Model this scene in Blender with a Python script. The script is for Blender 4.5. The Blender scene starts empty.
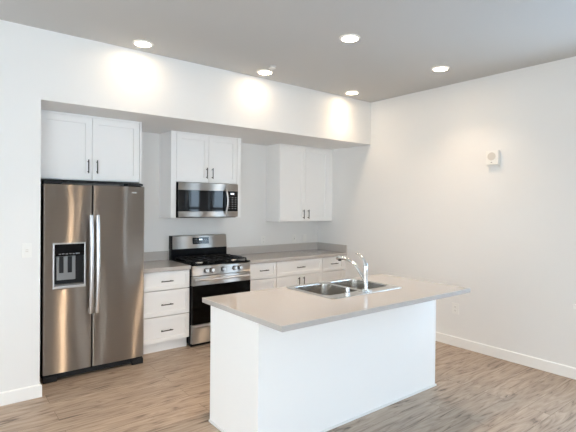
import bpy, bmesh, math, random
from mathutils import Vector, Matrix

random.seed(7)
S = bpy.context.scene
COL = S.collection

# ------------------------------------------------------------------ camera
YAW, PITCH, ROLL = 0.6682, -0.0097, 0.0102
cam_data = bpy.data.cameras.new('camera')
cam = bpy.data.objects.new('camera', cam_data)
COL.objects.link(cam)
fw = Vector((math.sin(YAW) * math.cos(PITCH), math.cos(YAW) * math.cos(PITCH), math.sin(PITCH)))
rt = Vector((math.cos(YAW), -math.sin(YAW), 0))
up = rt.cross(fw)
cr = rt * math.cos(ROLL) + up * math.sin(ROLL)
cu = up * math.cos(ROLL) - rt * math.sin(ROLL)
M = Matrix((cr, cu, -fw)).transposed().to_4x4()
M.translation = Vector((-0.7183, -4.1244, 1.5935))
cam.matrix_world = M
cam_data.sensor_fit = 'HORIZONTAL'
cam_data.sensor_width = 36
cam_data.lens = 447.29 / 576 * 36
cam_data.shift_y = -6.56 / 576
cam_data.clip_start = 0.02
S.camera = cam

# ------------------------------------------------------------------ view, world
S.view_settings.view_transform = 'Standard'
S.view_settings.look = 'None'
S.view_settings.gamma = 1
S.view_settings.use_curve_mapping = False
S.view_settings.exposure = 0.71
S.cycles.use_denoising = True
S.cycles.max_bounces = 14
S.cycles.diffuse_bounces = 8
S.cycles.glossy_bounces = 6
S.cycles.sample_clamp_indirect = 6

SKY_STRENGTH = 8.5
CAN_POWER = 34.0
SOFFIT_CAN_POWER = 1.5
CORNER_CAN_POWER = 13.0
CAN_GLOW = 34.0
CAN_COLOR = (1.0, 0.74, 0.50)

world = bpy.data.worlds.new('world')
S.world = world
world.use_nodes = True
wn = world.node_tree.nodes
wl = world.node_tree.links
bg = wn['Background']
# a clear sky: bluer behind the viewer, whiter towards the sun's side on the left
wtc = wn.new('ShaderNodeTexCoord')
wsx = wn.new('ShaderNodeSeparateXYZ')
wmr = wn.new('ShaderNodeMapRange')
wmr.inputs['From Min'].default_value = -1
wmr.inputs['From Max'].default_value = 1
wmx = wn.new('ShaderNodeValToRGB')
we = wmx.color_ramp.elements
we[0].position = 0.0
we[0].color = (0.97, 0.97, 0.95, 1)
we[1].position = 1.0
we[1].color = (0.30, 0.55, 0.85, 1)
wk = we.new(0.5)
wk.color = (0.86, 0.93, 1.0, 1)
wl.new(wtc.outputs['Generated'], wsx.inputs[0])
wl.new(wsx.outputs['X'], wmr.inputs['Value'])
wl.new(wmr.outputs[0], wmx.inputs[0])
wl.new(wmx.outputs[0], bg.inputs['Color'])
bg.inputs['Strength'].default_value = SKY_STRENGTH

# ------------------------------------------------------------------ room numbers
XR, XJ, XL = 3.967, -0.041, -4.6          # right wall, alcove jamb, far left wall
YB = -7.6                                 # wall behind the viewer
D = 1.055                                 # back of the kitchen alcove
ZS, ZC = 2.434, 3.009                     # soffit underside, ceiling
# windows: (wall, lo, hi, z0, z1)
WINDOWS = [('right', -3.30, -2.60, 0.70, 2.30),
           ('right', -4.45, -3.75, 0.70, 2.30),
           ('left', -1.9, -0.9, 0.12, 2.45),
           ('back', -4.3, -0.6, 0.12, 2.45),
           ('back', 3.62, 3.84, 0.40, 2.30)]


def portal(wall, lo, hi, z0, z1):
    l = bpy.data.lights.new('window_daylight', 'AREA')
    l.shape = 'RECTANGLE'
    l.size = hi - lo
    l.size_y = z1 - z0
    l.cycles.is_portal = True
    o = bpy.data.objects.new('window_daylight', l)
    COL.objects.link(o)
    mid, zm = (lo + hi) / 2, (z0 + z1) / 2
    if wall == 'right':
        o.location = (XR + 0.16, mid, zm)
        d = Vector((-1, 0, 0))
    elif wall == 'left':
        o.location = (XL - 0.16, mid, zm)
        d = Vector((1, 0, 0))
    else:
        o.location = (mid, YB - 0.16, zm)
        d = Vector((0, 1, 0))
    o.rotation_euler = d.to_track_quat('-Z', 'Z').to_euler()


for w in WINDOWS:
    portal(*w)


# ------------------------------------------------------------------ materials
def srgb(r, g, b):
    f = lambda c: (c / 255 / 12.92) if c / 255 <= 0.04045 else ((c / 255 + 0.055) / 1.055) ** 2.4
    return (f(r), f(g), f(b), 1)


def mat(name, color, rough=0.5, metal=0.0, spec=0.5, coat=0.0, aniso=0.0, bump=0.0, bscale=60, stretch=None):
    m = bpy.data.materials.new(name)
    m.use_nodes = True
    n, l = m.node_tree.nodes, m.node_tree.links
    b = n['Principled BSDF']
    b.inputs['Base Color'].default_value = color
    b.inputs['Roughness'].default_value = rough
    b.inputs['Metallic'].default_value = metal
    b.inputs['Specular IOR Level'].default_value = spec
    b.inputs['Coat Weight'].default_value = coat
    b.inputs['Anisotropic'].default_value = aniso
    if bump:
        tc = n.new('ShaderNodeTexCoord')
        mp = n.new('ShaderNodeMapping')
        if stretch:
            mp.inputs['Scale'].default_value = stretch
        nz = n.new('ShaderNodeTexNoise')
        nz.inputs['Scale'].default_value = bscale
        nz.inputs['Detail'].default_value = 4
        bp = n.new('ShaderNodeBump')
        bp.inputs['Strength'].default_value = bump
        bp.inputs['Distance'].default_value = 0.01
        l.new(tc.outputs['Object'], mp.inputs['Vector'])
        l.new(mp.outputs['Vector'], nz.inputs['Vector'])
        l.new(nz.outputs['Fac'], bp.inputs['Height'])
        l.new(bp.outputs['Normal'], b.inputs['Normal'])
    return m


def emit(name, color, strength):
    m = bpy.data.materials.new(name)
    m.use_nodes = True
    n, l = m.node_tree.nodes, m.node_tree.links
    n.remove(n['Principled BSDF'])
    e = n.new('ShaderNodeEmission')
    e.inputs['Color'].default_value = (*color[:3], 1)
    e.inputs['Strength'].default_value = strength
    l.new(e.outputs[0], n['Material Output'].inputs['Surface'])
    return m


WALL = mat('wall_paint', (0.785, 0.785, 0.78, 1), 0.7, spec=0.3, bump=0.06, bscale=180)
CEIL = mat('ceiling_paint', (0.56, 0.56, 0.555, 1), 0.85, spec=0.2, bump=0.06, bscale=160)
TRIM = mat('trim_paint', (0.86, 0.86, 0.85, 1), 0.35)
CAB = mat('cabinet_paint', (0.89, 0.89, 0.89, 1), 0.38, bump=0.01, bscale=40)
ISLP = mat('island_panel_paint', (0.92, 0.92, 0.92, 1), 0.4, bump=0.01, bscale=40)
PLASTIC = mat('white_plastic', (0.82, 0.82, 0.80, 1), 0.4)
GREYPL = mat('grey_plastic', srgb(208, 204, 197), 0.5)
DARKMARK = mat('dark_mark', (0.05, 0.05, 0.05, 1), 0.5)
BRONZE = mat('dark_bronze', (0.05, 0.045, 0.04, 1), 0.35, metal=0.8)
BLACK = mat('black_enamel', (0.004, 0.004, 0.005, 1), 0.2, spec=0.1)
BLACKM = mat('black_matte', (0.01, 0.01, 0.01, 1), 0.6, spec=0.2)
IRON = mat('cast_iron', (0.008, 0.008, 0.009, 1), 0.5, spec=0.25, bump=0.1, bscale=300)
GLASSB = mat('black_glass', (0.002, 0.002, 0.003, 1), 0.04, spec=0.3)
OVENGL = mat('oven_glass', (0.002, 0.002, 0.002, 1), 0.12, spec=0.12)
CHARCOAL = mat('charcoal_plastic', (0.02, 0.021, 0.023, 1), 0.45, spec=0.2)
DISPGR = mat('dispenser_grey', srgb(132, 134, 136), 0.4)
CHROME = mat('chrome', (0.86, 0.87, 0.88, 1), 0.08, metal=1.0)
CHROMEB = mat('polished_steel_bar', (0.70, 0.70, 0.71, 1), 0.34, metal=1.0)
SINKST = mat('sink_steel', (0.62, 0.60, 0.57, 1), 0.24, metal=1.0, bump=0.02, bscale=200)
TEXTM = mat('printed_marks', (0.25, 0.255, 0.27, 1), 0.5)
DISPLAY = emit('display_digits', (0.75, 0.9, 1.0), 1.6)


def steel(name, color, rough, wav):
    """brushed stainless: grain runs left-right, so reflections smear up and down; the sheet is a little wavy"""
    m = bpy.data.materials.new(name)
    m.use_nodes = True
    n, l = m.node_tree.nodes, m.node_tree.links
    n.remove(n['Principled BSDF'])
    b = n.new('ShaderNodeBsdfAnisotropic')
    b.distribution = 'GGX'
    b.inputs['Roughness'].default_value = rough
    b.inputs['Anisotropy'].default_value = 0.87
    b.inputs['Rotation'].default_value = 0.0
    l.new(b.outputs[0], n['Material Output'].inputs['Surface'])
    tg = n.new('ShaderNodeTangent')
    tg.direction_type = 'RADIAL'
    tg.axis = 'Z'
    l.new(tg.outputs[0], b.inputs['Tangent'])
    tc = n.new('ShaderNodeTexCoord')
    mp = n.new('ShaderNodeMapping')
    mp.inputs['Scale'].default_value = (3, 3, 700)
    nz = n.new('ShaderNodeTexNoise')
    nz.inputs['Scale'].default_value = 1
    nz.inputs['Detail'].default_value = 2
    l.new(tc.outputs['Object'], mp.inputs['Vector'])
    l.new(mp.outputs['Vector'], nz.inputs['Vector'])
    cr_ = n.new('ShaderNodeMix')
    cr_.data_type = 'RGBA'
    cr_.inputs[6].default_value = (*[c * 0.93 for c in color[:3]], 1)
    cr_.inputs[7].default_value = (*[min(1, c * 1.07) for c in color[:3]], 1)
    l.new(nz.outputs['Fac'], cr_.inputs[0])
    l.new(cr_.outputs[2], b.inputs['Color'])
    mp2 = n.new('ShaderNodeMapping')
    mp2.inputs['Scale'].default_value = (2.2, 1, 0.9)
    nz2 = n.new('ShaderNodeTexNoise')
    nz2.inputs['Scale'].default_value = 1.6
    nz2.inputs['Detail'].default_value = 0
    bp = n.new('ShaderNodeBump')
    bp.inputs['Strength'].default_value = wav
    bp.inputs['Distance'].default_value = 0.02
    l.new(tc.outputs['Object'], mp2.inputs['Vector'])
    l.new(mp2.outputs['Vector'], nz2.inputs['Vector'])
    l.new(nz2.outputs['Fac'], bp.inputs['Height'])
    l.new(bp.outputs['Normal'], b.inputs['Normal'])
    return m


STEEL = steel('brushed_stainless', (0.47, 0.43, 0.39), 0.28, 0.45)
STEELR = steel('brushed_stainless_range', (0.52, 0.49, 0.46), 0.28, 0.04)


def quartz(name):
    m = mat(name, (0.6, 0.56, 0.52, 1), 0.08, spec=0.9)
    n, l = m.node_tree.nodes, m.node_tree.links
    b = n['Principled BSDF']
    tc = n.new('ShaderNodeTexCoord')
    nz = n.new('ShaderNodeTexNoise')
    nz.inputs['Scale'].default_value = 260
    nz.inputs['Detail'].default_value = 3
    rp = n.new('ShaderNodeValToRGB')
    rp.color_ramp.elements[0].position = 0.3
    rp.color_ramp.elements[0].color = srgb(175, 171, 167)
    rp.color_ramp.elements[1].position = 0.7
    rp.color_ramp.elements[1].color = srgb(194, 189, 186)
    l.new(tc.outputs['Object'], nz.inputs['Vector'])
    l.new(nz.outputs['Fac'], rp.inputs[0])
    l.new(rp.outputs[0], b.inputs['Base Color'])
    return m


QUARTZ = quartz('quartz')


def floor_mat():
    m = bpy.data.materials.new('oak_planks')
    m.use_nodes = True
    n, l = m.node_tree.nodes, m.node_tree.links
    b = n['Principled BSDF']
    tc = n.new('ShaderNodeTexCoord')
    br = n.new('ShaderNodeTexBrick')
    br.offset = 0.37
    br.offset_frequency = 2
    br.squash = 1
    br.inputs['Scale'].default_value = 1
    br.inputs['Brick Width'].default_value = 1.5
    br.inputs['Row Height'].default_value = 0.18
    br.inputs['Mortar Size'].default_value = 0.0012
    br.inputs['Mortar Smooth'].default_value = 0.2
    br.inputs['Bias'].default_value = 0
    br.inputs['Color1'].default_value = (0, 0, 0, 1)
    br.inputs['Color2'].default_value = (1, 1, 1, 1)
    br.inputs['Mortar'].default_value = (0.5, 0.5, 0.5, 1)
    l.new(tc.outputs['Object'], br.inputs['Vector'])
    # every plank shifts its own grain
    sc = n.new('ShaderNodeVectorMath')
    sc.operation = 'MULTIPLY_ADD'
    sc.inputs[1].default_value = (13.0, 7.0, 5.0)
    l.new(br.outputs['Color'], sc.inputs[0])
    l.new(tc.outputs['Object'], sc.inputs[2])

    def grain(scale, nscale, detail, dist):
        mp = n.new('ShaderNodeMapping')
        mp.inputs['Scale'].default_value = scale
        nz = n.new('ShaderNodeTexNoise')
        nz.inputs['Scale'].default_value = nscale
        nz.inputs['Detail'].default_value = detail
        nz.inputs['Distortion'].default_value = dist
        l.new(sc.outputs[0], mp.inputs['Vector'])
        l.new(mp.outputs['Vector'], nz.inputs['Vector'])
        return nz.outputs['Fac']

    g1 = grain((1.5, 10, 1), 1.5, 8, 2.2)
    g2 = grain((3.0, 70, 1), 2.0, 3, 0.3)
    rp = n.new('ShaderNodeValToRGB')
    e = rp.color_ramp.elements
    e[0].position = 0.33
    e[0].color = srgb(106, 92, 81)
    e[1].position = 0.66
    e[1].color = srgb(188, 171, 154)
    k = e.new(0.44)
    k.color = srgb(164, 146, 130)
    mx = n.new('ShaderNodeMath')
    mx.operation = 'MULTIPLY_ADD'
    mx.inputs[1].default_value = 0.22
    mx.inputs[2].default_value = 0.0
    l.new(g2, mx.inputs[0])
    mx2 = n.new('ShaderNodeMath')
    mx2.operation = 'MULTIPLY_ADD'
    mx2.inputs[1].default_value = 0.78
    l.new(g1, mx2.inputs[0])
    l.new(mx.outputs[0], mx2.inputs[2])
    l.new(mx2.outputs[0], rp.inputs[0])
    # plank to plank tone
    hs = n.new('ShaderNodeHueSaturation')
    mr = n.new('ShaderNodeMapRange')
    mr.inputs['To Min'].default_value = 0.93
    mr.inputs['To Max'].default_value = 1.06
    l.new(br.outputs['Color'], mr.inputs['Value'])
    l.new(mr.outputs[0], hs.inputs['Value'])
    l.new(rp.outputs[0], hs.inputs['Color'])
    seam = n.new('ShaderNodeMix')
    seam.data_type = 'RGBA'
    seam.inputs[7].default_value = srgb(98, 84, 73)
    l.new(br.outputs['Fac'], seam.inputs[0])
    l.new(hs.outputs[0], seam.inputs[6])
    l.new(seam.outputs[2], b.inputs['Base Color'])
    b.inputs['Roughness'].default_value = 0.45
    b.inputs['Specular IOR Level'].default_value = 0.35
    bp = n.new('ShaderNodeBump')
    bp.inputs['Strength'].default_value = 0.12
    bp.inputs['Distance'].default_value = 0.004
    l.new(mx2.outputs[0], bp.inputs['Height'])
    l.new(bp.outputs['Normal'], b.inputs['Normal'])
    return m


FLOOR = floor_mat()


def pane_mat():
    m = bpy.data.materials.new('window_glass')
    m.use_nodes = True
    n, l = m.node_tree.nodes, m.node_tree.links
    n.remove(n['Principled BSDF'])
    t = n.new('ShaderNodeBsdfTransparent')
    t.inputs['Color'].default_value = (0.95, 0.97, 0.97, 1)
    g = n.new('ShaderNodeBsdfGlossy')
    g.inputs['Roughness'].default_value = 0.02
    x = n.new('ShaderNodeMixShader')
    x.inputs[0].default_value = 0.06
    l.new(t.outputs[0], x.inputs[1])
    l.new(g.outputs[0], x.inputs[2])
    l.new(x.outputs[0], n['Material Output'].inputs['Surface'])
    return m


PANE = pane_mat()
LENS = emit("lamp_lens", (1.0, 0.77, 0.53), CAN_GLOW)


# ------------------------------------------------------------------ mesh helpers
def box(bm, x0, x1, y0, y1, z0, z1, bev=0.0, seg=2):
    t = bmesh.new()
    bmesh.ops.create_cube(t, size=1)
    for v in t.verts:
        v.co = Vector(((x0 + x1) / 2 + v.co.x * (x1 - x0), (y0 + y1) / 2 + v.co.y * (y1 - y0), (z0 + z1) / 2 + v.co.z * (z1 - z0)))
    if bev:
        bmesh.ops.bevel(t, geom=list(t.edges), offset=bev, segments=seg, profile=0.5, affect='EDGES')
    merge(bm, t)


def merge(bm, t):
    me = bpy.data.meshes.new('tmp')
    t.to_mesh(me)
    t.free()
    bm.from_mesh(me)
    bpy.data.meshes.remove(me)


def cyl(bm, c, axis, r, h, seg=24, r2=None, bev=0.0):
    """cylinder from c along axis by h"""
    t = bmesh.new()
    bmesh.ops.create_cone(t, cap_ends=True, segments=seg, radius1=r, radius2=r if r2 is None else r2, depth=h)
    if bev:
        es = [e for e in t.edges if len(e.link_faces) == 2 and any(len(f.verts) > 4 for f in e.link_faces)]
        bmesh.ops.bevel(t, geom=es, offset=bev, segments=2, profile=0.5, affect='EDGES')
    a = Vector(axis).normalized()
    q = Vector((0, 0, 1)).rotation_difference(a).to_matrix().to_4x4()
    q.translation = Vector(c) + a * h / 2
    bmesh.ops.transform(t, matrix=q, verts=t.verts)
    merge(bm, t)


def tube(bm, pts, radii, seg=14, flat=1.0):
    """sweep a circle along points; flat squeezes the section sideways"""
    pts = [Vector(p) for p in pts]
    if not isinstance(radii, (list, tuple)):
        radii = [radii] * len(pts)
    rings = []
    prev = None
    for i, p in enumerate(pts):
        tdir = (pts[min(i + 1, len(pts) - 1)] - pts[max(i - 1, 0)]).normalized()
        if prev is None:
            ref = Vector((0, 0, 1)) if abs(tdir.z) < 0.9 else Vector((1, 0, 0))
            nrm = (ref - tdir * ref.dot(tdir)).normalized()
        else:
            nrm = (prev - tdir * prev.dot(tdir)).normalized()
        prev = nrm
        bn = tdir.cross(nrm)
        rings.append([bm.verts.new(p + nrm * math.cos(a) * radii[i] + bn * math.sin(a) * radii[i] * flat)
                      for a in (2 * math.pi * k / seg for k in range(seg))])
    for a, b in zip(rings, rings[1:]):
        for k in range(seg):
            bm.faces.new((a[k], a[(k + 1) % seg], b[(k + 1) % seg], b[k]))
    bm.faces.new(list(reversed(rings[0])))
    bm.faces.new(rings[-1])


def spline(ctrl, n=8):
    """Catmull-Rom through the control points"""
    P = [Vector(c) for c in ctrl]
    P = [P[0] * 2 - P[1]] + P + [P[-1] * 2 - P[-2]]
    out = []
    for i in range(1, len(P) - 2):
        for k in range(n):
            t = k / n
            a, b, c, d = P[i - 1], P[i], P[i + 1], P[i + 2]
            out.append(0.5 * ((2 * b) + (c - a) * t + (2 * a - 5 * b + 4 * c - d) * t * t + (3 * b - a - 3 * c + d) * t ** 3))
    out.append(P[-2])
    return out


def obj(name, bm, m, parent=None, smooth=True, angle=35):
    """link one mesh object; verts are given in room coordinates"""
    if parent is not None:
        root = parent
        while root.parent:
            root = root.parent
        off = root.location
        for v in bm.verts:
            v.co -= off
    bmesh.ops.recalc_face_normals(bm, faces=bm.faces)
    me = bpy.data.meshes.new(name)
    bm.to_mesh(me)
    bm.free()
    me.materials.append(m)
    if smooth:
        for p in me.polygons:
            p.use_smooth = True
        me.set_sharp_from_angle(angle=math.radians(angle))
        weighted = True
    else:
        weighted = False
    o = bpy.data.objects.new(name, me)
    COL.objects.link(o)
    if weighted:
        wm = o.modifiers.new('weighted_normals', 'WEIGHTED_NORMAL')
        wm.keep_sharp = True
        wm.weight = 100
    if parent is not None:
        o.parent = parent
    return o


def bx(name, m, parent, x0, x1, y0, y1, z0, z1, bev=0.002):
    b = bmesh.new()
    box(b, x0, x1, y0, y1, z0, z1, bev)
    return obj(name, b, m, parent)


def thing(name, loc, label, cat, group=None):
    o = bpy.data.objects.new(name, None)
    o.empty_display_size = 0.1
    o.location = loc
    COL.objects.link(o)
    o['label'] = label
    o['category'] = cat
    if group:
        o['group'] = group
    return o


def struct(name, bm, m, parent=None, smooth=False):
    o = obj(name, bm, m, parent, smooth)
    if parent is None:
        o['kind'] = 'structure'
    return o


# ------------------------------------------------------------------ room shell
b = bmesh.new()
box(b, XL - 0.2, XR + 0.2, YB - 0.2, D + 0.15, -0.12, 0)
struct('floor', b, FLOOR)
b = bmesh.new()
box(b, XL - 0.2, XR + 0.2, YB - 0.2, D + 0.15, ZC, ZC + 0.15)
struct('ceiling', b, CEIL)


def wall_pieces(bm, lo, hi, openings, place):
    """solid wall split around its window openings; place(lo, hi, z0, z1) adds one block"""
    edge = lo
    for (a, c, z0, z1) in sorted(openings):
        place(edge, a, 0, ZC)
        place(a, c, 0, z0)
        place(a, c, z1, ZC)
        edge = c
    place(edge, hi, 0, ZC)


WT = 0.14
b = bmesh.new()
wall_pieces(b, YB - 0.2, D + 0.15, [w[1:] for w in WINDOWS if w[0] == 'right'], lambda lo, hi, z0, z1: box(b, XR, XR + WT, lo, hi, z0, z1))
struct('wall_right', b, WALL)
b = bmesh.new()
wall_pieces(b, YB - 0.2, 0.0, [w[1:] for w in WINDOWS if w[0] == 'left'], lambda lo, hi, z0, z1: box(b, XL - WT, XL, lo, hi, z0, z1))
struct('wall_side', b, WALL)
b = bmesh.new()
wall_pieces(b, XL - WT, XR + WT, [w[1:] for w in WINDOWS if w[0] == 'back'], lambda lo, hi, z0, z1: box(b, lo, hi, YB - WT, YB, z0, z1))
struct('wall_back', b, WALL)
b = bmesh.new()
box(b, XL - WT, XJ, 0.0, D + 0.15, 0, ZC)
struct('wall_left', b, WALL)
b = bmesh.new()
box(b, XJ, XR, D, D + 0.15, 0, ZC)
struct('wall_alcove', b, WALL)
b = bmesh.new()
box(b, XJ, XR, 0.0, D, ZS, ZC)
struct('wall_soffit', b, WALL)


def window(k, wall, lo, hi, z0, z1, blind=False):
    fr, pn, sl = bmesh.new(), bmesh.new(), bmesh.new()
    if wall == 'right':
        B = lambda m, a0, a1, d0, d1, h0, h1, bev=0: box(m, XR + d0, XR + d1, a0, a1, h0, h1, bev)
    elif wall == 'left':
        B = lambda m, a0, a1, d0, d1, h0, h1, bev=0: box(m, XL - d1, XL - d0, a0, a1, h0, h1, bev)
    else:
        B = lambda m, a0, a1, d0, d1, h0, h1, bev=0: box(m, a0, a1, YB - d1, YB - d0, h0, h1, bev)
    t = 0.05
    B(fr, lo, lo + t, 0.07, 0.13, z0, z1)
    B(fr, hi - t, hi, 0.07, 0.13, z0, z1)
    B(fr, lo + t, hi - t, 0.07, 0.13, z0, z0 + t)
    B(fr, lo + t, hi - t, 0.07, 0.13, z1 - t, z1)
    if hi - lo > 1.5:
        mid = (lo + hi) / 2
        B(fr, mid - 0.04, mid + 0.04, 0.07, 0.13, z0 + t, z1 - t)
    else:
        zm = (z0 + z1) / 2
        B(fr, lo + t, hi - t, 0.07, 0.13, zm - 0.03, zm + 0.03)
    root = struct('window_%d' % k, fr, TRIM)
    B(pn, lo + t, hi - t, 0.098, 0.104, z0 + t, z1 - t)
    struct('pane', pn, PANE, root)
    if wall == 'right':
        B(sl, lo - 0.06, hi + 0.08, -0.045, 0.07, z0 - 0.04, z0 - 0.0, 0.004)
        struct('sill', sl, TRIM, root)


for k, w in enumerate(WINDOWS):
    window(k + 1, *w)


# baseboards with a rounded top edge
def base_profile(bm, run, lo, hi, face, sgn):
    """run 'x' or 'y'; face = wall plane, sgn = into the room"""
    h, t = 0.105, 0.015
    prof = [(0, 0), (t, 0), (t, h - 0.012), (t * 0.75, h - 0.004), (t * 0.35, h), (0, h)]
    rows = []
    for s in (lo, hi):
        rows.append([bm.verts.new((s, face + sgn * d, z) if run == 'x' else (face + sgn * d, s, z)) for d, z in prof])
    k = len(prof)
    for i in range(k):
        bm.faces.new((rows[0][i], rows[0][(i + 1) % k], rows[1][(i + 1) % k], rows[1][i]))
    bm.faces.new(rows[0])
    bm.faces.new(rows[1])


b = bmesh.new()
base_profile(b, 'y', YB, 0.40, XR, -1)
struct('baseboard_right', b, TRIM, smooth=True)
b = bmesh.new()
base_profile(b, 'x', XL, XJ + 0.0005, 0.0, -1)
base_profile(b, 'y', -0.015, 0.20, XJ, 1)
struct('baseboard_left', b, TRIM, smooth=True)
b = bmesh.new()
base_profile(b, 'x', -0.55, XR - 0.015, YB, 1)
struct('baseboard_back', b, TRIM, smooth=True)


# ------------------------------------------------------------------ cabinet pieces
def shaker_bm(x0, x1, z0, z1, yf, rail=0.057, th=0.02):
    """one shaker front facing -y: flat frame round a sunk panel"""
    bm = bmesh.new()
    rec, sl = 0.013, 0.001
    e = 0.0015

    def ring(ins, y):
        return [bm.verts.new((x0 + ins, y, z0 + ins)), bm.verts.new((x1 - ins, y, z0 + ins)),
                bm.verts.new((x1 - ins, y, z1 - ins)), bm.verts.new((x0 + ins, y, z1 - ins))]
    R = [ring(0, yf + th), ring(0, yf + e), ring(e, yf), ring(rail, yf), ring(rail + sl, yf + rec)]
    for a, c in zip(R, R[1:]):
        for k in range(4):
            bm.faces.new((a[k], a[(k + 1) % 4], c[(k + 1) % 4], c[k]))
    bm.faces.new(R[-1])
    bm.faces.new(list(reversed(R[0])))
    return bm


def bar_handle(parent, c, length, vertical, yf, off=0.03, r=0.0055):
    bm = bmesh.new()
    x, z = c
    ax = Vector((0, 0, 1)) if vertical else Vector((1, 0, 0))
    mid = Vector((x, yf - off, z))
    cyl(bm, mid - ax * length / 2, ax, r, length, 12, bev=0.001)
    for s in (-1, 1):
        p = mid + ax * s * length * 0.36
        cyl(bm, p, (0, 1, 0), r * 0.85, off, 10)
    return obj('handle', bm, BRONZE, parent)


def front(parent, name, x0, x1, z0, z1, yf, rail=0.057, handle=None, hl=0.13):
    d = obj(name, shaker_bm(x0, x1, z0, z1, yf, rail), CAB, parent, smooth=False)
    if handle:
        hx, hz, vert = handle
        bar_handle(d, (hx, hz), hl, vert, yf)
    return d


def carcass(parent, x0, x1, y0, y1, z0, z1):
    return bx('carcass', CAB, parent, x0, x1, y0, y1, z0, z1, 0.001)


# cabinet above the fridge, with its full-height end panel
t = thing('wall_cabinet', (0.45, 0.74, 1.8), 'two-door white shaker cabinet above the stainless fridge', 'cabinet', 'white kitchen cabinets')
carcass(t, XJ + 0.003, 0.923, 0.442, D - 0.002, 1.81, ZS - 0.003)
bx('end_panel', CAB, t, 0.926, 0.946, 0.418, D - 0.002, 0.001, ZS - 0.003, 0.0015)
bx('top_rail', CAB, t, XJ + 0.003, 0.9255, 0.425, 0.441, 2.412, ZS - 0.003, 0.001)
bx('stile', CAB, t, XJ + 0.003, 0.009, 0.421, 0.441, 1.812, 2.411, 0.001)
front(t, 'door', 0.012, 0.4635, 1.818, 2.409, 0.42, handle=(0.428, 1.942, True))
front(t, 'door', 0.4675, 0.921, 1.818, 2.409, 0.42, handle=(0.508, 1.942, True))

# cabinet above the microwave
MY = 0.706
t = thing('wall_cabinet', (1.86, 0.9, 1.43), 'two-door white shaker cabinet holding the microwave between its long sides', 'cabinet', 'white kitchen cabinets')
carcass(t, 1.4565, 2.2695, MY + 0.022, D - 0.002, 1.852, ZS - 0.003)
bx('side_panel', CAB, t, 1.392, 1.455, MY, D - 0.002, 1.431, ZS - 0.003, 0.002)
bx('side_panel', CAB, t, 2.271, 2.329, MY, D - 0.002, 1.431, ZS - 0.003, 0.002)
bx('top_rail', CAB, t, 1.4565, 2.2695, MY + 0.003, MY + 0.021, 2.415, ZS - 0.003, 0.001)
front(t, 'door', 1.459, 1.868, 1.851, 2.411, MY, handle=(1.838, 1.965, True))
front(t, 'door', 1.872, 2.267, 1.851, 2.411, MY, handle=(1.915, 1.965, True))

# tall wall cabinet in the right corner
UY = 0.727
t = thing('wall_cabinet', (3.45, 0.9, 1.36), 'tall two-door white shaker cabinet hung in the corner by the right wall', 'cabinet', 'white kitchen cabinets')
carcass(t, 2.968, 3.872, UY + 0.022, D - 0.002, 1.364, ZS - 0.003)
bx('filler', CAB, t, 3.875, XR - 0.002, UY + 0.012, UY + 0.032, 1.364, ZS - 0.003, 0.001)
bx('top_rail', CAB, t, 2.968, 3.872, UY + 0.003, UY + 0.021, 2.412, ZS - 0.003, 0.001)
front(t, 'door', 2.970, 3.4185, 1.368, 2.409, UY, handle=(3.382, 1.466, True))
front(t, 'door', 3.4225, 3.870, 1.368, 2.409, UY, handle=(3.472, 1.466, True))

# base cabinets
BY = 0.445
CT0, CT1 = 0.873, 0.915


def base_cab(loc_x, x0, x1, label):
    t = thing('base_cabinet', (loc_x, 0.75, 0), label, 'cabinet', 'white kitchen cabinets')
    carcass(t, x0 + 0.001, x1 - 0.001, BY + 0.05, D - 0.003, 0.112, CT0 - 0.001)
    bx('toe_kick', CAB, t, x0 + 0.004, x1 - 0.004, 0.505, D - 0.003, 0.001, 0.111, 0.001)
    return t


t = base_cab(1.23, 0.949, 1.507, 'white three-drawer base cabinet between fridge and stove')
for z0, z1, hz in ((0.672, 0.866, 0.765), (0.394, 0.663, 0.516), (0.118, 0.386, 0.238)):
    front(t, 'drawer', 0.953, 1.504, z0, z1, BY, 0.042, handle=(1.235, hz, False), hl=0.135)
t = base_cab(2.5, 2.288, 2.714, 'narrow white drawer cabinet touching the right side of the stove')
for z0, z1, hz in ((0.672, 0.866, 0.775), (0.394, 0.663, 0.516), (0.118, 0.386, 0.238)):
    front(t, 'drawer', 2.292, 2.710, z0, z1, BY, 0.042, handle=(2.505, hz, False), hl=0.135)
t = base_cab(3.1, 2.714, 3.505, 'widest white base cabinet, one drawer over two doors, behind the sink')
front(t, 'drawer', 2.718, 3.501, 0.672, 0.866, BY, 0.042, handle=(3.103, 0.771, False), hl=0.135)
front(t, 'door', 2.718, 3.1075, 0.118, 0.664, BY, handle=(3.074, 0.575, True))
front(t, 'door', 3.1115, 3.501, 0.118, 0.664, BY, handle=(3.157, 0.575, True))
t = base_cab(3.72, 3.505, 3.935, 'white drawer cabinet at the right end of the wall run, behind the faucet')
for z0, z1, hz in ((0.672, 0.866, 0.773), (0.394, 0.663, 0.516), (0.118, 0.386, 0.238)):
    front(t, 'drawer', 3.509, 3.931, z0, z1, BY, 0.042, handle=(3.72, hz, False), hl=0.135)
bx('filler', CAB, t, 3.937, XR - 0.002, BY + 0.004, BY + 0.024, 0.112, CT0 - 0.001, 0.001)


# countertops with their upstands
def counter(x0, x1, label, side):
    t = thing('countertop', ((x0 + x1) / 2, 0.74, CT0), label, 'countertop', 'grey-beige countertops')
    bx('slab', QUARTZ, t, x0, x1, 0.417, D - 0.003, CT0, CT1, 0.003)
    bx('backsplash', QUARTZ, t, x0, x1 - (0.021 if side else 0), D - 0.022, D - 0.003, CT1 + 0.0005, 1.021, 0.002)
    if side:
        bx('backsplash', QUARTZ, t, x1 - 0.02, x1, 0.419, D - 0.003, CT1 + 0.0005, 1.021, 0.002)


counter(0.949, 1.509, 'short grey-beige countertop between fridge and stove', False)
counter(2.285, XR - 0.002, 'long grey-beige countertop with upstand, running from stove to right wall', True)

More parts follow.
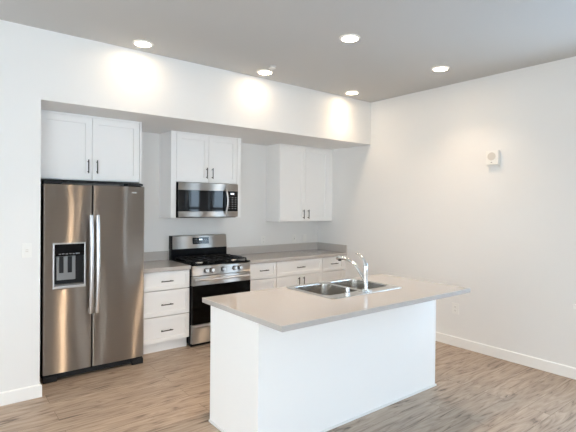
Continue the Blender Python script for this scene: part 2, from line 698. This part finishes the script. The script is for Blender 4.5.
# ------------------------------------------------------------------ fridge
FX0, FX1, FY, FG = 0.022, 0.921, 0.248, 0.4295


def bulge_door(x0, x1, z0, z1, yf, depth, hole=None, bow=0.005, rad=0.012):
    """fridge door: gently bowed sheet with rolled edges, optionally with a rectangular opening"""
    bm = bmesh.new()
    xs = [x0, x0 + rad * 0.3, x0 + rad] + [x0 + rad + (x1 - x0 - 2 * rad) * k / 12 for k in range(1, 12)] + [x1 - rad, x1 - rad * 0.3, x1]
    zs = [z0, z0 + 0.004, (z0 + z1) / 2, z1 - 0.004, z1]
    if hole:
        xs = sorted(set([x for x in xs if not any(abs(x - h) < 0.004 for h in hole[:2])] + list(hole[:2])))
        zs = sorted(set(zs + list(hole[2:])))

    def yy(x, z):
        u = (x - x0) / (x1 - x0) * 2 - 1
        y = yf + bow * u * u
        dd = min(x - x0, x1 - x)
        if dd < rad:
            y += rad - math.sqrt(max(0, rad * rad - (rad - dd) ** 2))
        if z == z0 or z == z1:
            y += 0.004
        return y
    V = {(i, j): bm.verts.new((x, yy(x, z), z)) for i, x in enumerate(xs) for j, z in enumerate(zs)}
    for i in range(len(xs) - 1):
        for j in range(len(zs) - 1):
            if hole and xs[i] >= hole[0] - 1e-6 and xs[i + 1] <= hole[1] + 1e-6 and zs[j] >= hole[2] - 1e-6 and zs[j + 1] <= hole[3] + 1e-6:
                continue
            bm.faces.new((V[i, j], V[i + 1, j], V[i + 1, j + 1], V[i, j + 1]))
    be = [e for e in bm.edges if len(e.link_faces) == 1]
    r = bmesh.ops.extrude_edge_only(bm, edges=be)
    for g in r['geom']:
        if isinstance(g, bmesh.types.BMVert):
            inside = hole and hole[0] - 0.001 <= g.co.x <= hole[1] + 0.001 and hole[2] - 0.001 <= g.co.z <= hole[3] + 0.001
            g.co.y = yf + (depth - 0.012 if inside else depth)
    return bm


t = thing('refrigerator', (0.47, 0.65, 0), 'tall stainless steel side-by-side fridge with ice dispenser', 'fridge')
bx('cabinet_body', BLACK, t, FX0 + 0.004, FX1 - 0.004, FY + 0.085, 1.02, 0.03, 1.765, 0.004)
bx('hinge_cover', CHARCOAL, t, FX0 + 0.01, FX0 + 0.16, FY + 0.03, FY + 0.16, 1.7655, 1.79, 0.004)
bx('hinge_cover', CHARCOAL, t, FX1 - 0.16, FX1 - 0.01, FY + 0.03, FY + 0.16, 1.7655, 1.79, 0.004)
HX = (0.104, 0.364, 0.838, 1.228)
dl = obj('freezer_door', bulge_door(FX0, FG - 0.004, 0.073, 1.758, FY, 0.075, HX), STEEL, t, angle=50)
dr = obj('fridge_door', bulge_door(FG + 0.004, FX1, 0.073, 1.758, FY, 0.075), STEEL, t, angle=50)
bx('door_gap_seal', BLACKM, t, FG - 0.0035, FG + 0.0035, FY + 0.02, FY + 0.084, 0.075, 1.756, 0)


def fridge_handle(door, x):
    bm = bmesh.new()
    z0, z1 = 0.58, 1.482
    pts = []
    for k in range(21):
        u = k / 20
        z = z0 + (z1 - z0) * u
        y = FY - 0.030 - 0.030 * math.sin(math.pi * u) ** 0.8
        pts.append((x, y, z))
    tube(bm, pts, 0.0185, 18, 0.75)
    for z in (z0 + 0.025, z1 - 0.025):
        box(bm, x - 0.012, x + 0.012, FY - 0.035, FY + 0.004, z - 0.022, z + 0.022, 0.004)
    obj('handle', bm, CHROMEB, door)


fridge_handle(dl, FG - 0.021)
fridge_handle(dr, FG + 0.036)
bx('badge', CHROMEB, dr, 0.79, 0.835, FY - 0.003, FY + 0.004, 1.695, 1.705, 0.001)
# ice and water dispenser, sunk into the freezer door
dsp = bmesh.new()
x0, x1, z0, z1 = HX
box(dsp, x0 - 0.006, x0 + 0.006, FY - 0.005, FY + 0.01, z0 - 0.004, z1 + 0.006, 0.002)
box(dsp, x1 - 0.006, x1 + 0.006, FY - 0.005, FY + 0.01, z0 - 0.004, z1 + 0.006, 0.002)
box(dsp, x0 - 0.006, x1 + 0.006, FY - 0.005, FY + 0.01, z1 - 0.004, z1 + 0.008, 0.002)
box(dsp, x0 - 0.006, x1 + 0.006, FY - 0.008, FY + 0.012, z0 - 0.010, z0 + 0.012, 0.002)
disp = obj('dispenser', dsp, CHROMEB, dl)
bm_ = bmesh.new()
box(bm_, x0 + 0.001, x1 - 0.001, FY + 0.055, FY + 0.062, z0 + 0.001, z1 - 0.001)
for xa in (x0 + 0.001, x1 - 0.004):
    box(bm_, xa, xa + 0.003, FY + 0.003, FY + 0.055, z0 + 0.001, z1 - 0.001)
obj('recess', bm_, CHARCOAL, dl)
bx('control_panel', GLASSB, dl, x0 + 0.005, x1 - 0.005, FY - 0.001, FY + 0.05, 1.118, z1 - 0.005, 0.003)
bm_ = bmesh.new()
for k, (a, c) in enumerate(((0.145, 0.162), (0.170, 0.192), (0.2, 0.222), (0.232, 0.25), (0.258, 0.275), (0.284, 0.318))):
    box(bm_, a, c, FY - 0.0018, FY, 1.131 + 0.002 * (k % 2), 1.139 + 0.002 * (k % 2))
obj('lettering', bm_, TEXTM, dl, smooth=False)
bx('chute_block', DISPGR, dl, x0 + 0.028, x1 - 0.075, FY + 0.02, FY + 0.054, 0.90, 1.115, 0.006)
for xa in (0.152, 0.222):
    bx('paddle', CHARCOAL, dl, xa, xa + 0.036, FY + 0.010, FY + 0.0195, 0.965, 1.112, 0.004)
bx('drip_tray', DISPGR, dl, x0 + 0.008, x1 - 0.008, FY - 0.004, FY + 0.05, z0 + 0.0125, z0 + 0.024, 0.002)
# base grille and feet
bx('base_grille', CHARCOAL, t, FX0 + 0.006, FX1 - 0.006, FY + 0.03, FY + 0.075, 0.02, 0.066, 0.003)
for xa in (FX0 + 0.004, FX1 - 0.115):
    bx('foot_cover', CHARCOAL, t, xa, xa + 0.111, FY + 0.008, FY + 0.029, 0.002, 0.058, 0.004)
for xa in (FX0 + 0.05, FX1 - 0.05):
    for ya in (FY + 0.11, 0.95):
        bm_ = bmesh.new()
        cyl(bm_, (xa, ya, 0), (0, 0, 1), 0.02, 0.03)
        obj('foot', bm_, BLACKM, t)

# ------------------------------------------------------------------ microwave
t = thing('microwave', (1.86, 0.86, 1.44), 'stainless over-the-range microwave with black glass door above the stove', 'microwave')
MX0, MX1, MF = 1.468, 2.258, 0.657
bx('housing', BLACK, t, MX0, MX1, MF + 0.032, D - 0.004, 1.441, 1.846, 0.002)
XD = 2.092
b = bmesh.new()
box(b, MX0, XD - 0.0015, MF, MF + 0.031, 1.757, 1.845, 0.003)
box(b, MX0, XD - 0.0015, MF, MF + 0.031, 1.443, 1.509, 0.003)
dm = obj('door', b, STEELR, t)
bx('door_window', GLASSB, dm, MX0 + 0.001, XD - 0.002, MF + 0.002, MF + 0.03, 1.5095, 1.7565, 0.001)
b = bmesh.new()
pts = []
for k in range(17):
    u = k / 16
    pts.append((2.072 + 0.012 * math.sin(math.pi * u), MF - 0.014 - 0.034 * math.sin(math.pi * u) ** 0.7, 1.478 + (1.79 - 1.478) * u))
tube(b, pts, 0.009, 14, 1.25)
for z in (1.488, 1.78):
    box(b, 2.064, 2.082, MF - 0.016, MF + 0.001, z - 0.012, z + 0.012, 0.003)
obj('handle', b, CHROMEB, dm)
pnl = bx('control_panel', STEELR, t, XD + 0.0015, MX1, MF, MF + 0.031, 1.757, 1.845, 0.003)
bx('lower_panel', STEELR, pnl, XD + 0.0015, MX1, MF, MF + 0.031, 1.443, 1.509, 0.003)
bx('keypad', GLASSB, pnl, XD + 0.002, MX1 - 0.001, MF + 0.002, MF + 0.03, 1.5095, 1.7565, 0.001)
bx('clock_display', DISPLAY, pnl, 2.152, 2.200, MF + 0.0005, MF + 0.0025, 1.716, 1.734, 0)
for r in range(6):
    for c in range(3):
        bx('key', TEXTM, pnl, 2.122 + c * 0.045, 2.122 + c * 0.045 + 0.022, MF + 0.0008, MF + 0.0025, 1.675 - r * 0.027, 1.681 - r * 0.027, 0)
bx('vent_strip', BLACKM, t, MX0 + 0.02, MX1 - 0.02, MF + 0.02, MF + 0.2, 1.434, 1.4405, 0.001)

# ------------------------------------------------------------------ range
t = thing('stove', (1.9, 0.7, 0), 'freestanding stainless gas range with black oven door and five knobs', 'stove')
RX0, RX1 = 1.514, 2.281
bx('range_body', BLACK, t, RX0, RX1, 0.442, 1.03, 0.03, 0.905, 0.003)
bx('kick_panel', BLACKM, t, RX0 + 0.01, RX1 - 0.01, 0.44, 0.5, 0.002, 0.029, 0.001)
bx('cooktop', BLACK, t, RX0, RX1, 0.400, 0.962, 0.9055, 0.922, 0.004)
RF = 0.392
b = bmesh.new()
# slightly raked control panel
V = [(RF + 0.012, 0.893), (RF, 0.795), (0.44, 0.795), (0.44, 0.9045), (RF + 0.020, 0.9045)]
rows = [[b.verts.new((x, y, z)) for y, z in V] for x in (RX0 + 0.002, RX1 - 0.002)]
for k in range(5):
    b.faces.new((rows[0][k], rows[0][(k + 1) % 5], rows[1][(k + 1) % 5], rows[1][k]))
b.faces.new(rows[0])
b.faces.new(rows[1])
cp = obj('control_panel', b, STEELR, t, smooth=False)
for kx in (1.683, 1.757, 1.903, 2.055, 2.128):
    b = bmesh.new()
    cyl(b, (kx, RF + 0.006, 0.846), (0, -1, 0.1), 0.027, 0.008, 28)
    kn = obj('knob', b, BLACKM, cp)
    b = bmesh.new()
    cyl(b, (kx, RF - 0.002, 0.8468), (0, -1, 0.1), 0.023, 0.03, 28, r2=0.019, bev=0.003)
    box(b, kx - 0.004, kx + 0.004, RF - 0.040, RF - 0.03, 0.83, 0.868, 0.002)
    obj('knob_cap', b, CHROMEB, kn)
# oven door
b = bmesh.new()
box(b, RX0 + 0.002, RX1 - 0.002, RF - 0.002, 0.44, 0.685, 0.788, 0.004)
od = obj('oven_door', b, STEELR, t)
bx('oven_window', OVENGL, od, RX0 + 0.002, RX1 - 0.002, RF, 0.44, 0.252, 0.6845, 0.003)
b = bmesh.new()
pts = []
for k in range(25):
    u = k / 24
    pts.append((RX0 + 0.03 + (RX1 - RX0 - 0.06) * u, RF - 0.022 - 0.034 * math.sin(math.pi * u) ** 0.6, 0.752))
tube(b, pts, 0.012, 14)
for xa in (RX0 + 0.04, RX1 - 0.04):
    box(b, xa - 0.013, xa + 0.013, RF - 0.03, RF, 0.74, 0.764, 0.003)
obj('handle', b, CHROMEB, od)
# storage drawer
b = bmesh.new()
box(b, RX0 + 0.002, RX1 - 0.002, RF, 0.44, 0.038, 0.246, 0.004)
sd = obj('storage_drawer', b, STEELR, t)
b = bmesh.new()
box(b, RX0 + 0.03, RX1 - 0.03, RF - 0.016, RF, 0.222, 0.236, 0.004)
obj('drawer_pull', b, CHROMEB, sd)
# backguard
b = bmesh.new()
box(b, RX0, RX1, 0.963, 1.03, 0.9055, 1.045, 0.003)
bgd = obj('backguard', b, BLACK, t)
b = bmesh.new()
V = [(0.955, 1.046), (0.972, 1.198), (0.985, 1.205), (1.030, 1.205), (1.030, 1.046)]
rows = [[b.verts.new((x, y, z)) for y, z in V] for x in (RX0 + 0.012, RX1 - 0.006)]
for k in range(5):
    b.faces.new((rows[0][k], rows[0][(k + 1) % 5], rows[1][(k + 1) % 5], rows[1][k]))
b.faces.new(rows[0])
b.faces.new(rows[1])
obj('backguard_panel', b, STEELR, bgd, smooth=False)
bx('side_cap', BLACK, bgd, RX0 - 0.002, RX0 + 0.0115, 0.952, 1.032, 1.0455, 1.207, 0.003)


def slant(z, d=0.0):
    return 0.955 + (z - 1.046) / 0.152 * 0.017 - d


b = bmesh.new()
q = [b.verts.new((x, slant(z, dd), z)) for dd in (0.003, -0.003) for x, z in ((1.795, 1.096), (2.02, 1.096), (2.02, 1.178), (1.795, 1.178))]
for f in ((0, 1, 2, 3), (7, 6, 5, 4), (0, 4, 5, 1), (1, 5, 6, 2), (2, 6, 7, 3), (3, 7, 4, 0)):
    b.faces.new([q[k] for k in f])
sc_ = obj('clock_screen', b, GLASSB, bgd, smooth=False)
b = bmesh.new()
for a, c in ((1.885, 1.900), (1.907, 1.925)):
    box(b, a, c, slant(1.15, 0.0045), slant(1.15, 0.0028), 1.143, 1.158)
obj('clock_digits', b, DISPLAY, bgd, smooth=False)
b = bmesh.new()
for k in range(9):
    xa = 1.812 + k * 0.022
    for z in (1.112, 1.13):
        box(b, xa, xa + 0.010, slant(z, 0.004), slant(z, 0.0028), z, z + 0.004)
for xa in (1.82, 1.845, 1.95, 1.975):
    box(b, xa, xa + 0.012, slant(1.15, 0.004), slant(1.15, 0.0028), 1.148, 1.153)
obj('lettering', b, TEXTM, bgd, smooth=False)
# burners and grates
for (xb, yb, rr) in ((1.67, 0.545, 0.045), (1.67, 0.82, 0.035), (1.8975, 0.68, 0.05), (2.125, 0.545, 0.04), (2.125, 0.82, 0.045)):
    b = bmesh.new()
    cyl(b, (xb, yb, 0.9215), (0, 0, 1), rr, 0.012, 24, r2=rr * 0.85)
    bu = obj('burner', b, CHROMEB, t)
    b = bmesh.new()
    cyl(b, (xb, yb, 0.9337), (0, 0, 1), rr * 0.8, 0.008, 24, bev=0.002)
    obj('burner_cap', b, IRON, bu)
gw = (RX1 - RX0 - 0.06) / 3
for k in range(3):
    xa = RX0 + 0.03 + k * gw + 0.003
    xb = xa + gw - 0.006
    b = bmesh.new()
    zt, hh, w_ = 0.956, 0.014, 0.006
    ya, yb = 0.435, 0.935
    for x in (xa, xb - 2 * w_):
        box(b, x, x + 2 * w_, ya, yb, zt - hh, zt, 0.003)
    for y in (ya, (ya + yb) / 2 - w_, yb - 2 * w_):
        box(b, xa, xb, y, y + 2 * w_, zt - hh, zt, 0.003)
    xm = (xa + xb) / 2
    for yc in (0.545, 0.82):
        box(b, xa, xb, yc - w_, yc + w_, zt - hh, zt + 0.004, 0.003)
    box(b, xm - w_, xm + w_, ya, yb, zt - hh, zt + 0.004, 0.003)
    for x in (xa, xb - 2 * w_):
        for y in (ya, yb - 2 * w_):
            box(b, x, x + 2 * w_, y, y + 2 * w_, 0.9222, zt - hh, 0)
    obj('grate', b, IRON, t)

# ------------------------------------------------------------------ island
IX0, IX1, IYN, IYF = 0.868, 2.776, -1.833, -1.212
CX0, CX1, CYN, CYF = 0.808, 2.793, -2.147, -1.195
ITH = 0.035
IZ = CT1 - ITH
SX0, SX1, SY0, SY1 = 1.540, 2.345, -1.800, -1.240      # sink rim
t = thing('kitchen_island', (1.82, -1.52, 0), 'white panelled kitchen island base under the overhanging pale countertop', 'island')
b = bmesh.new()
# hollow base: walls only, so the sink bowls have room
box(b, IX0 + 0.02, IX1 - 0.02, IYN + 0.02, IYN + 0.04, 0.001, IZ - 0.001)
box(b, IX0 + 0.02, IX1 - 0.02, IYF - 0.02, IYF, 0.10, IZ - 0.001)
box(b, IX0 + 0.02, IX1 - 0.02, IYF - 0.09, IYF - 0.07, 0.001, 0.10)
box(b, IX0 + 0.02, IX1 - 0.02, IYN + 0.04, IYF - 0.02, 0.10, 0.118)
obj('carcass', b, ISLP, t, smooth=False)
bx('back_panel', ISLP, t, IX0 + 0.0195, IX1 - 0.0195, IYN + 0.003, IYN + 0.0195, 0.001, IZ - 0.001, 0)
bx('end_panel', ISLP, t, IX0, IX0 + 0.019, IYN, IYF, 0.001, IZ - 0.001, 0.0015)
bx('end_panel', ISLP, t, IX1 - 0.019, IX1, IYN, IYF, 0.001, IZ - 0.001, 0.0015)
for (xa, xb, ya, yb) in ((IX0 - 0.011, IX1 + 0.011, IYN - 0.011, IYN - 0.0003), (IX0 - 0.011, IX0 - 0.0003, IYN, IYF), (IX1 + 0.0003, IX1 + 0.011, IYN, IYF)):
    b = bmesh.new()
    box(b, xa, xb, ya, yb, 0.001, 0.018, 0.004, 2)
    obj('shoe_moulding', b, TRIM, t)

# island countertop, one slab with the sink opening cut out
OX0, OX1, OY0, OY1 = SX0 + 0.012, SX1 - 0.012, SY0 + 0.012, SY1 - 0.012
b = bmesh.new()
e_ = 0.0025


def slab_ring(x0, x1, y0, y1, z):
    return [b.verts.new(p) for p in ((x0, y0, z), (x1, y0, z), (x1, y1, z), (x0, y1, z))]


R = [slab_ring(OX0, OX1, OY0, OY1, CT1), slab_ring(CX0 + e_, CX1 - e_, CYN + e_, CYF - e_, CT1), slab_ring(CX0, CX1, CYN, CYF, CT1 - e_),
     slab_ring(CX0, CX1, CYN, CYF, IZ + e_), slab_ring(CX0 + e_, CX1 - e_, CYN + e_, CYF - e_, IZ), slab_ring(OX0, OX1, OY0, OY1, IZ)]
for k in range(6):
    a, c = R[k], R[(k + 1) % 6]
    for j in range(4):
        b.faces.new((a[j], a[(j + 1) % 4], c[(j + 1) % 4], c[j]))
o = obj('countertop', b, QUARTZ, None, smooth=False)
o['label'] = 'large pale polished countertop on the white island, with the sink set in it'
o['category'] = 'countertop'
o['group'] = 'grey-beige countertops'


# ------------------------------------------------------------------ sink
def rrect(x0, x1, y0, y1, r, n=5):
    pts = []
    for cx, cy, a0 in ((x1 - r, y1 - r, 0), (x0 + r, y1 - r, 90), (x0 + r, y0 + r, 180), (x1 - r, y0 + r, 270)):
        for k in range(n + 1):
            a = math.radians(a0 + 90 * k / n)
            pts.append((cx + r * math.cos(a), cy + r * math.sin(a)))
    return pts


t = thing('kitchen_sink', ((SX0 + SX1) / 2, -1.52, CT1), 'stainless steel double-bowl sink set into the island countertop', 'sink')
SD = -1.695                       # faucet deck starts here (towards the viewer)
XM = 1.955                        # divider
bowls = [(SX0 + 0.035, XM - 0.016, SD, SY1 - 0.035), (XM + 0.016, SX1 - 0.035, SD, SY1 - 0.035)]
zr = CT1 + 0.005
b = bmesh.new()
outer = rrect(SX0, SX1, SY0, SY1, 0.03)
vo = [b.verts.new((x, y, zr)) for x, y in outer]
eo = [b.edges.new((vo[k], vo[(k + 1) % len(vo)])) for k in range(len(vo))]
loops = list(eo)
holes = []
for bw in bowls:
    pv = [b.verts.new((x, y, zr)) for x, y in rrect(*bw, 0.055)]
    loops += [b.edges.new((pv[k], pv[(k + 1) % len(pv)])) for k in range(len(pv))]
bmesh.ops.triangle_fill(b, edges=loops, use_beauty=True, use_dissolve=False)
bmesh.ops.recalc_face_normals(b, faces=b.faces)
lo_o = rrect(SX0 - 0.003, SX1 + 0.003, SY0 - 0.003, SY1 + 0.003, 0.032)
vl = [b.verts.new((x, y, CT1 + 0.0006)) for x, y in lo_o]
for k in range(len(vo)):
    b.faces.new((vo[k], vo[(k + 1) % len(vo)], vl[(k + 1) % len(vl)], vl[k]))
obj('rim', b, SINKST, t, angle=25)
for bw in bowls:
    b = bmesh.new()
    prev = None
    for ins, z, r in ((0, zr, 0.055), (0.003, zr - 0.006, 0.055), (0.006, zr - 0.13, 0.055), (0.014, zr - 0.165, 0.055), (0.04, zr - 0.18, 0.05)):
        ring = [b.verts.new((x, y, z)) for x, y in rrect(bw[0] + ins, bw[1] - ins, bw[2] + ins, bw[3] - ins, r)]
        if prev:
            for k in range(len(ring)):
                b.faces.new((prev[k], prev[(k + 1) % len(ring)], ring[(k + 1) % len(ring)], ring[k]))
        prev = ring
    b.faces.new(prev)
    bo = obj('bowl', b, SINKST, t, angle=50)
    bo.data.flip_normals()
    b = bmesh.new()
    cyl(b, ((bw[0] + bw[1]) / 2, (bw[2] + bw[3]) / 2, zr - 0.1795), (0, 0, 1), 0.045, 0.003, 24)
    obj('drain', b, CHROME, bo)

# faucet on the deck
ZD = zr
fx, fy = 1.954, -1.737
t = thing('faucet', (fx, fy, ZD), 'chrome single-lever pull-out faucet arching over the island sink', 'faucet')
b = bmesh.new()
box(b, fx - 0.05, fx + 0.05, fy - 0.026, fy + 0.026, ZD + 0.0004, ZD + 0.006, 0.002)
cyl(b, (fx, fy, ZD + 0.006), (0, 0, 1), 0.026, 0.012, 28, r2=0.022)
obj('base_plate', b, CHROME, t)
b = bmesh.new()
tube(b, [(fx, fy, ZD + 0.017), (fx, fy, ZD + 0.07), (fx, fy, ZD + 0.13), (fx, fy, ZD + 0.185), (fx, fy, ZD + 0.2)], [0.0185, 0.017, 0.0175, 0.019, 0.017], 24)
obj('body', b, CHROME, t)
b = bmesh.new()
pts = spline([(fx, fy + 0.012, ZD + 0.085), (fx, fy + 0.045, ZD + 0.125), (fx, fy + 0.11, ZD + 0.19), (fx, fy + 0.18, ZD + 0.225), (fx, fy + 0.245, ZD + 0.236)], 7)
tube(b, pts, [0.0125 + 0.001 * (k % 1) for k in range(len(pts))], 18)
sp = obj('spout', b, CHROME, t)
b = bmesh.new()
tube(b, [(fx, fy + 0.235, ZD + 0.2355), (fx, fy + 0.262, ZD + 0.237), (fx, fy + 0.30, ZD + 0.235), (fx, fy + 0.318, ZD + 0.229)], [0.0125, 0.0165, 0.0185, 0.017], 20)
sh = obj('spray_head', b, CHROME, sp)
b = bmesh.new()
cyl(b, (fx, fy + 0.289, ZD + 0.219), (0, 0.12, -1), 0.014, 0.008, 20)
obj('nozzle', b, BLACKM, sh)
b = bmesh.new()
pts = spline([(fx, fy, ZD + 0.195), (fx, fy + 0.008, ZD + 0.225), (fx, fy + 0.035, ZD + 0.262), (fx, fy + 0.075, ZD + 0.287), (fx, fy + 0.105, ZD + 0.292)], 6)
n_ = len(pts)
tube(b, pts, [0.0175 - 0.0105 * min(1, k / (n_ * 0.6)) for k in range(n_)], 18, 1.2)
obj('lever', b, CHROME, t)

# air gap cap
b = bmesh.new()
cyl(b, (1.765, -1.722, ZD + 0.0004), (0, 0, 1), 0.021, 0.008, 24)
cyl(b, (1.765, -1.722, ZD + 0.008), (0, 0, 1), 0.0175, 0.04, 24, bev=0.004)
o = obj('air_gap', b, CHROME, None)
o['label'] = 'small chrome air gap cap on the sink deck beside the faucet'
o['category'] = 'air gap'


# ------------------------------------------------------------------ wall plates
def plate(name, wall, u, z, w, h, label, cat, kind):
    """wall: 'left' (faces -y at y=0), 'alcove' (faces -y), 'right' (faces -x)"""
    if wall == 'right':
        loc = (XR, u, z)
        P = lambda m, a0, a1, d0, d1, h0, h1, bev=0: box(m, XR - d1, XR - d0, u + a0, u + a1, z + h0, z + h1, bev)
    else:
        yw = 0.0 if wall == 'left' else D
        loc = (u, yw, z)
        P = lambda m, a0, a1, d0, d1, h0, h1, bev=0: box(m, u + a0, u + a1, yw - d1, yw - d0, z + h0, z + h1, bev)
    t = thing(name, loc, label, cat, 'wall plates')
    b = bmesh.new()
    P(b, -w / 2, w / 2, 0.0004, 0.006, -h / 2, h / 2, 0.002)
    obj('plate', b, PLASTIC, t)
    if kind == 'outlet':
        for s in (-1, 1):
            b = bmesh.new()
            P(b, -0.017, 0.017, 0.0062, 0.009, s * 0.021 - 0.014, s * 0.021 + 0.014, 0.002)
            r = obj('receptacle', b, PLASTIC, t)
            b = bmesh.new()
            for dx in (-0.007, 0.005):
                P(b, dx, dx + 0.002, 0.009, 0.0094, s * 0.021 - 0.002, s * 0.021 + 0.007)
            P(b, -0.002, 0.002, 0.009, 0.0094, s * 0.021 - 0.010, s * 0.021 - 0.006)
            obj('slots', b, DARKMARK, r, smooth=False)
    elif kind == 'rocker':
        b = bmesh.new()
        P(b, -0.017, 0.017, 0.0062, 0.010, -0.033, 0.033, 0.002)
        obj('rocker', b, PLASTIC, t)
    elif kind == 'gfci':
        b = bmesh.new()
        P(b, -0.017, 0.017, 0.0062, 0.009, -0.033, 0.033, 0.002)
        f = obj('receptacle', b, PLASTIC, t)
        b = bmesh.new()
        for s in (-1, 1):
            for dx in (-0.007, 0.005):
                P(b, dx, dx + 0.002, 0.009, 0.0095, s * 0.021 - 0.003, s * 0.021 + 0.006)
        P(b, -0.007, 0.007, 0.009, 0.0105, 0.001, 0.005)
        P(b, -0.007, 0.007, 0.009, 0.0105, -0.006, -0.002)
        obj('buttons', b, DARKMARK, f, smooth=False)
    elif kind == 'dots':
        b = bmesh.new()
        P(b, -0.018, 0.022, 0.0062, 0.010, -0.04, 0.036, 0.002)
        f = obj('rocker', b, PLASTIC, t)
        b = bmesh.new()
        P(b, -0.010, 0.010, 0.010, 0.0106, 0.003, 0.008)
        P(b, -0.010, 0.010, 0.010, 0.0106, -0.011, -0.006)
        obj('arrow_marks', b, GREYPL, f, smooth=False)


plate('wall_switch', 'left', -0.138, 1.207, 0.072, 0.116, 'white wall switch with two small grey marks, left of the fridge', 'switch', 'dots')
plate('wall_outlet', 'right', -1.307, 0.428, 0.085, 0.125, 'white outlet low on the right wall above the baseboard, beyond the island', 'outlet', 'outlet')
plate('wall_outlet', 'alcove', 2.925, 1.095, 0.072, 0.116, 'white outlet above the backsplash nearest the stove', 'outlet', 'outlet')
plate('wall_outlet', 'alcove', 3.489, 1.10, 0.072, 0.120, 'white outlet with dark buttons above the backsplash, under the corner cabinet', 'outlet', 'gfci')
plate('wall_switch', 'alcove', 3.695, 1.098, 0.072, 0.116, 'plain white switch above the backsplash nearest the right corner', 'switch', 'rocker')

# chime box on the right wall
t = thing('wall_chime', (XR, -1.735, 2.11), 'small white speaker box with round grille high on the right wall', 'speaker')
b = bmesh.new()
box(b, XR - 0.012, XR - 0.0004, -1.800, -1.675, 2.025, 2.185, 0.003)
obj('mounting_plate', b, PLASTIC, t)
b = bmesh.new()
box(b, XR - 0.052, XR - 0.0125, -1.802, -1.665, 2.043, 2.192, 0.005)
hs = obj('housing', b, PLASTIC, t)
b = bmesh.new()
cyl(b, (XR - 0.0522, -1.730, 2.132), (-1, 0, 0), 0.043, 0.003, 32)
for k in range(4):
    cyl(b, (XR - 0.0552, -1.730, 2.132), (-1, 0, 0), 0.038 - k * 0.009, 0.0008 * (k + 1), 28)
obj('speaker_grille', b, GREYPL, hs)
b = bmesh.new()
box(b, XR - 0.0528, XR - 0.052, -1.738, -1.722, 2.066, 2.072)
obj('logo', b, DARKMARK, hs, smooth=False)


# ------------------------------------------------------------------ ceiling
def can(x, y, power, label, lens=None):
    t = thing('recessed_light', (x, y, ZC), label, 'ceiling light', 'recessed ceiling lights')
    b = bmesh.new()
    n = 40
    prof = [(0.088, ZC - 0.0003), (0.086, ZC - 0.006), (0.080, ZC - 0.010), (0.070, ZC - 0.010), (0.068, ZC - 0.005)]
    rings = [[b.verts.new((x + r * math.cos(2 * math.pi * k / n), y + r * math.sin(2 * math.pi * k / n), z)) for k in range(n)] for r, z in prof]
    for a, c in zip(rings, rings[1:]):
        for k in range(n):
            b.faces.new((a[k], a[(k + 1) % n], c[(k + 1) % n], c[k]))
    obj('trim_ring', b, TRIM, t)
    b = bmesh.new()
    cyl(b, (x, y, ZC - 0.0075), (0, 0, 1), 0.0685, 0.004, 40)
    obj('lens', b, lens or LENS, t)
    l = bpy.data.lights.new('lamp', 'SPOT')
    l.energy = power
    l.color = CAN_COLOR
    l.spot_size = math.radians(118)
    l.spot_blend = 1.0
    l.shadow_soft_size = 0.055
    o = bpy.data.objects.new('lamp', l)
    COL.objects.link(o)
    o.parent = t
    o.location = (0, 0, -0.02)


can(0.722, -0.208, SOFFIT_CAN_POWER, 'round ceiling downlight above the fridge, leftmost of those along the kitchen soffit')
can(2.039, -0.212, SOFFIT_CAN_POWER, 'round ceiling downlight beside the sprinkler head, middle one along the kitchen soffit')
can(3.371, -0.211, CORNER_CAN_POWER, 'round ceiling downlight nearest the corner of soffit and right wall')
can(2.028, -1.465, CAN_POWER, 'round ceiling downlight over the island, biggest in view and farther from the walls')
can(3.345, -1.475, CAN_POWER, 'round ceiling downlight right of the island, nearest the right wall speaker box')
can(0.722, -1.47, CAN_POWER * 2.0, 'round ceiling downlight above the floor left of the island, in front of the fridge')

# sprinkler head
t = thing('fire_sprinkler', (1.984, -0.413, ZC), 'small round fire sprinkler cover on the ceiling behind a downlight', 'sprinkler')
b = bmesh.new()
cyl(b, (1.984, -0.413, ZC - 0.0003), (0, 0, -1), 0.042, 0.006, 28, r2=0.038)
obj('escutcheon', b, CEIL, t)
b = bmesh.new()
cyl(b, (1.984, -0.413, ZC - 0.0065), (0, 0, -1), 0.018, 0.010, 20)
cyl(b, (1.984, -0.413, ZC - 0.0165), (0, 0, -1), 0.036, 0.004, 28)
obj('cover_disc', b, PLASTIC, t)
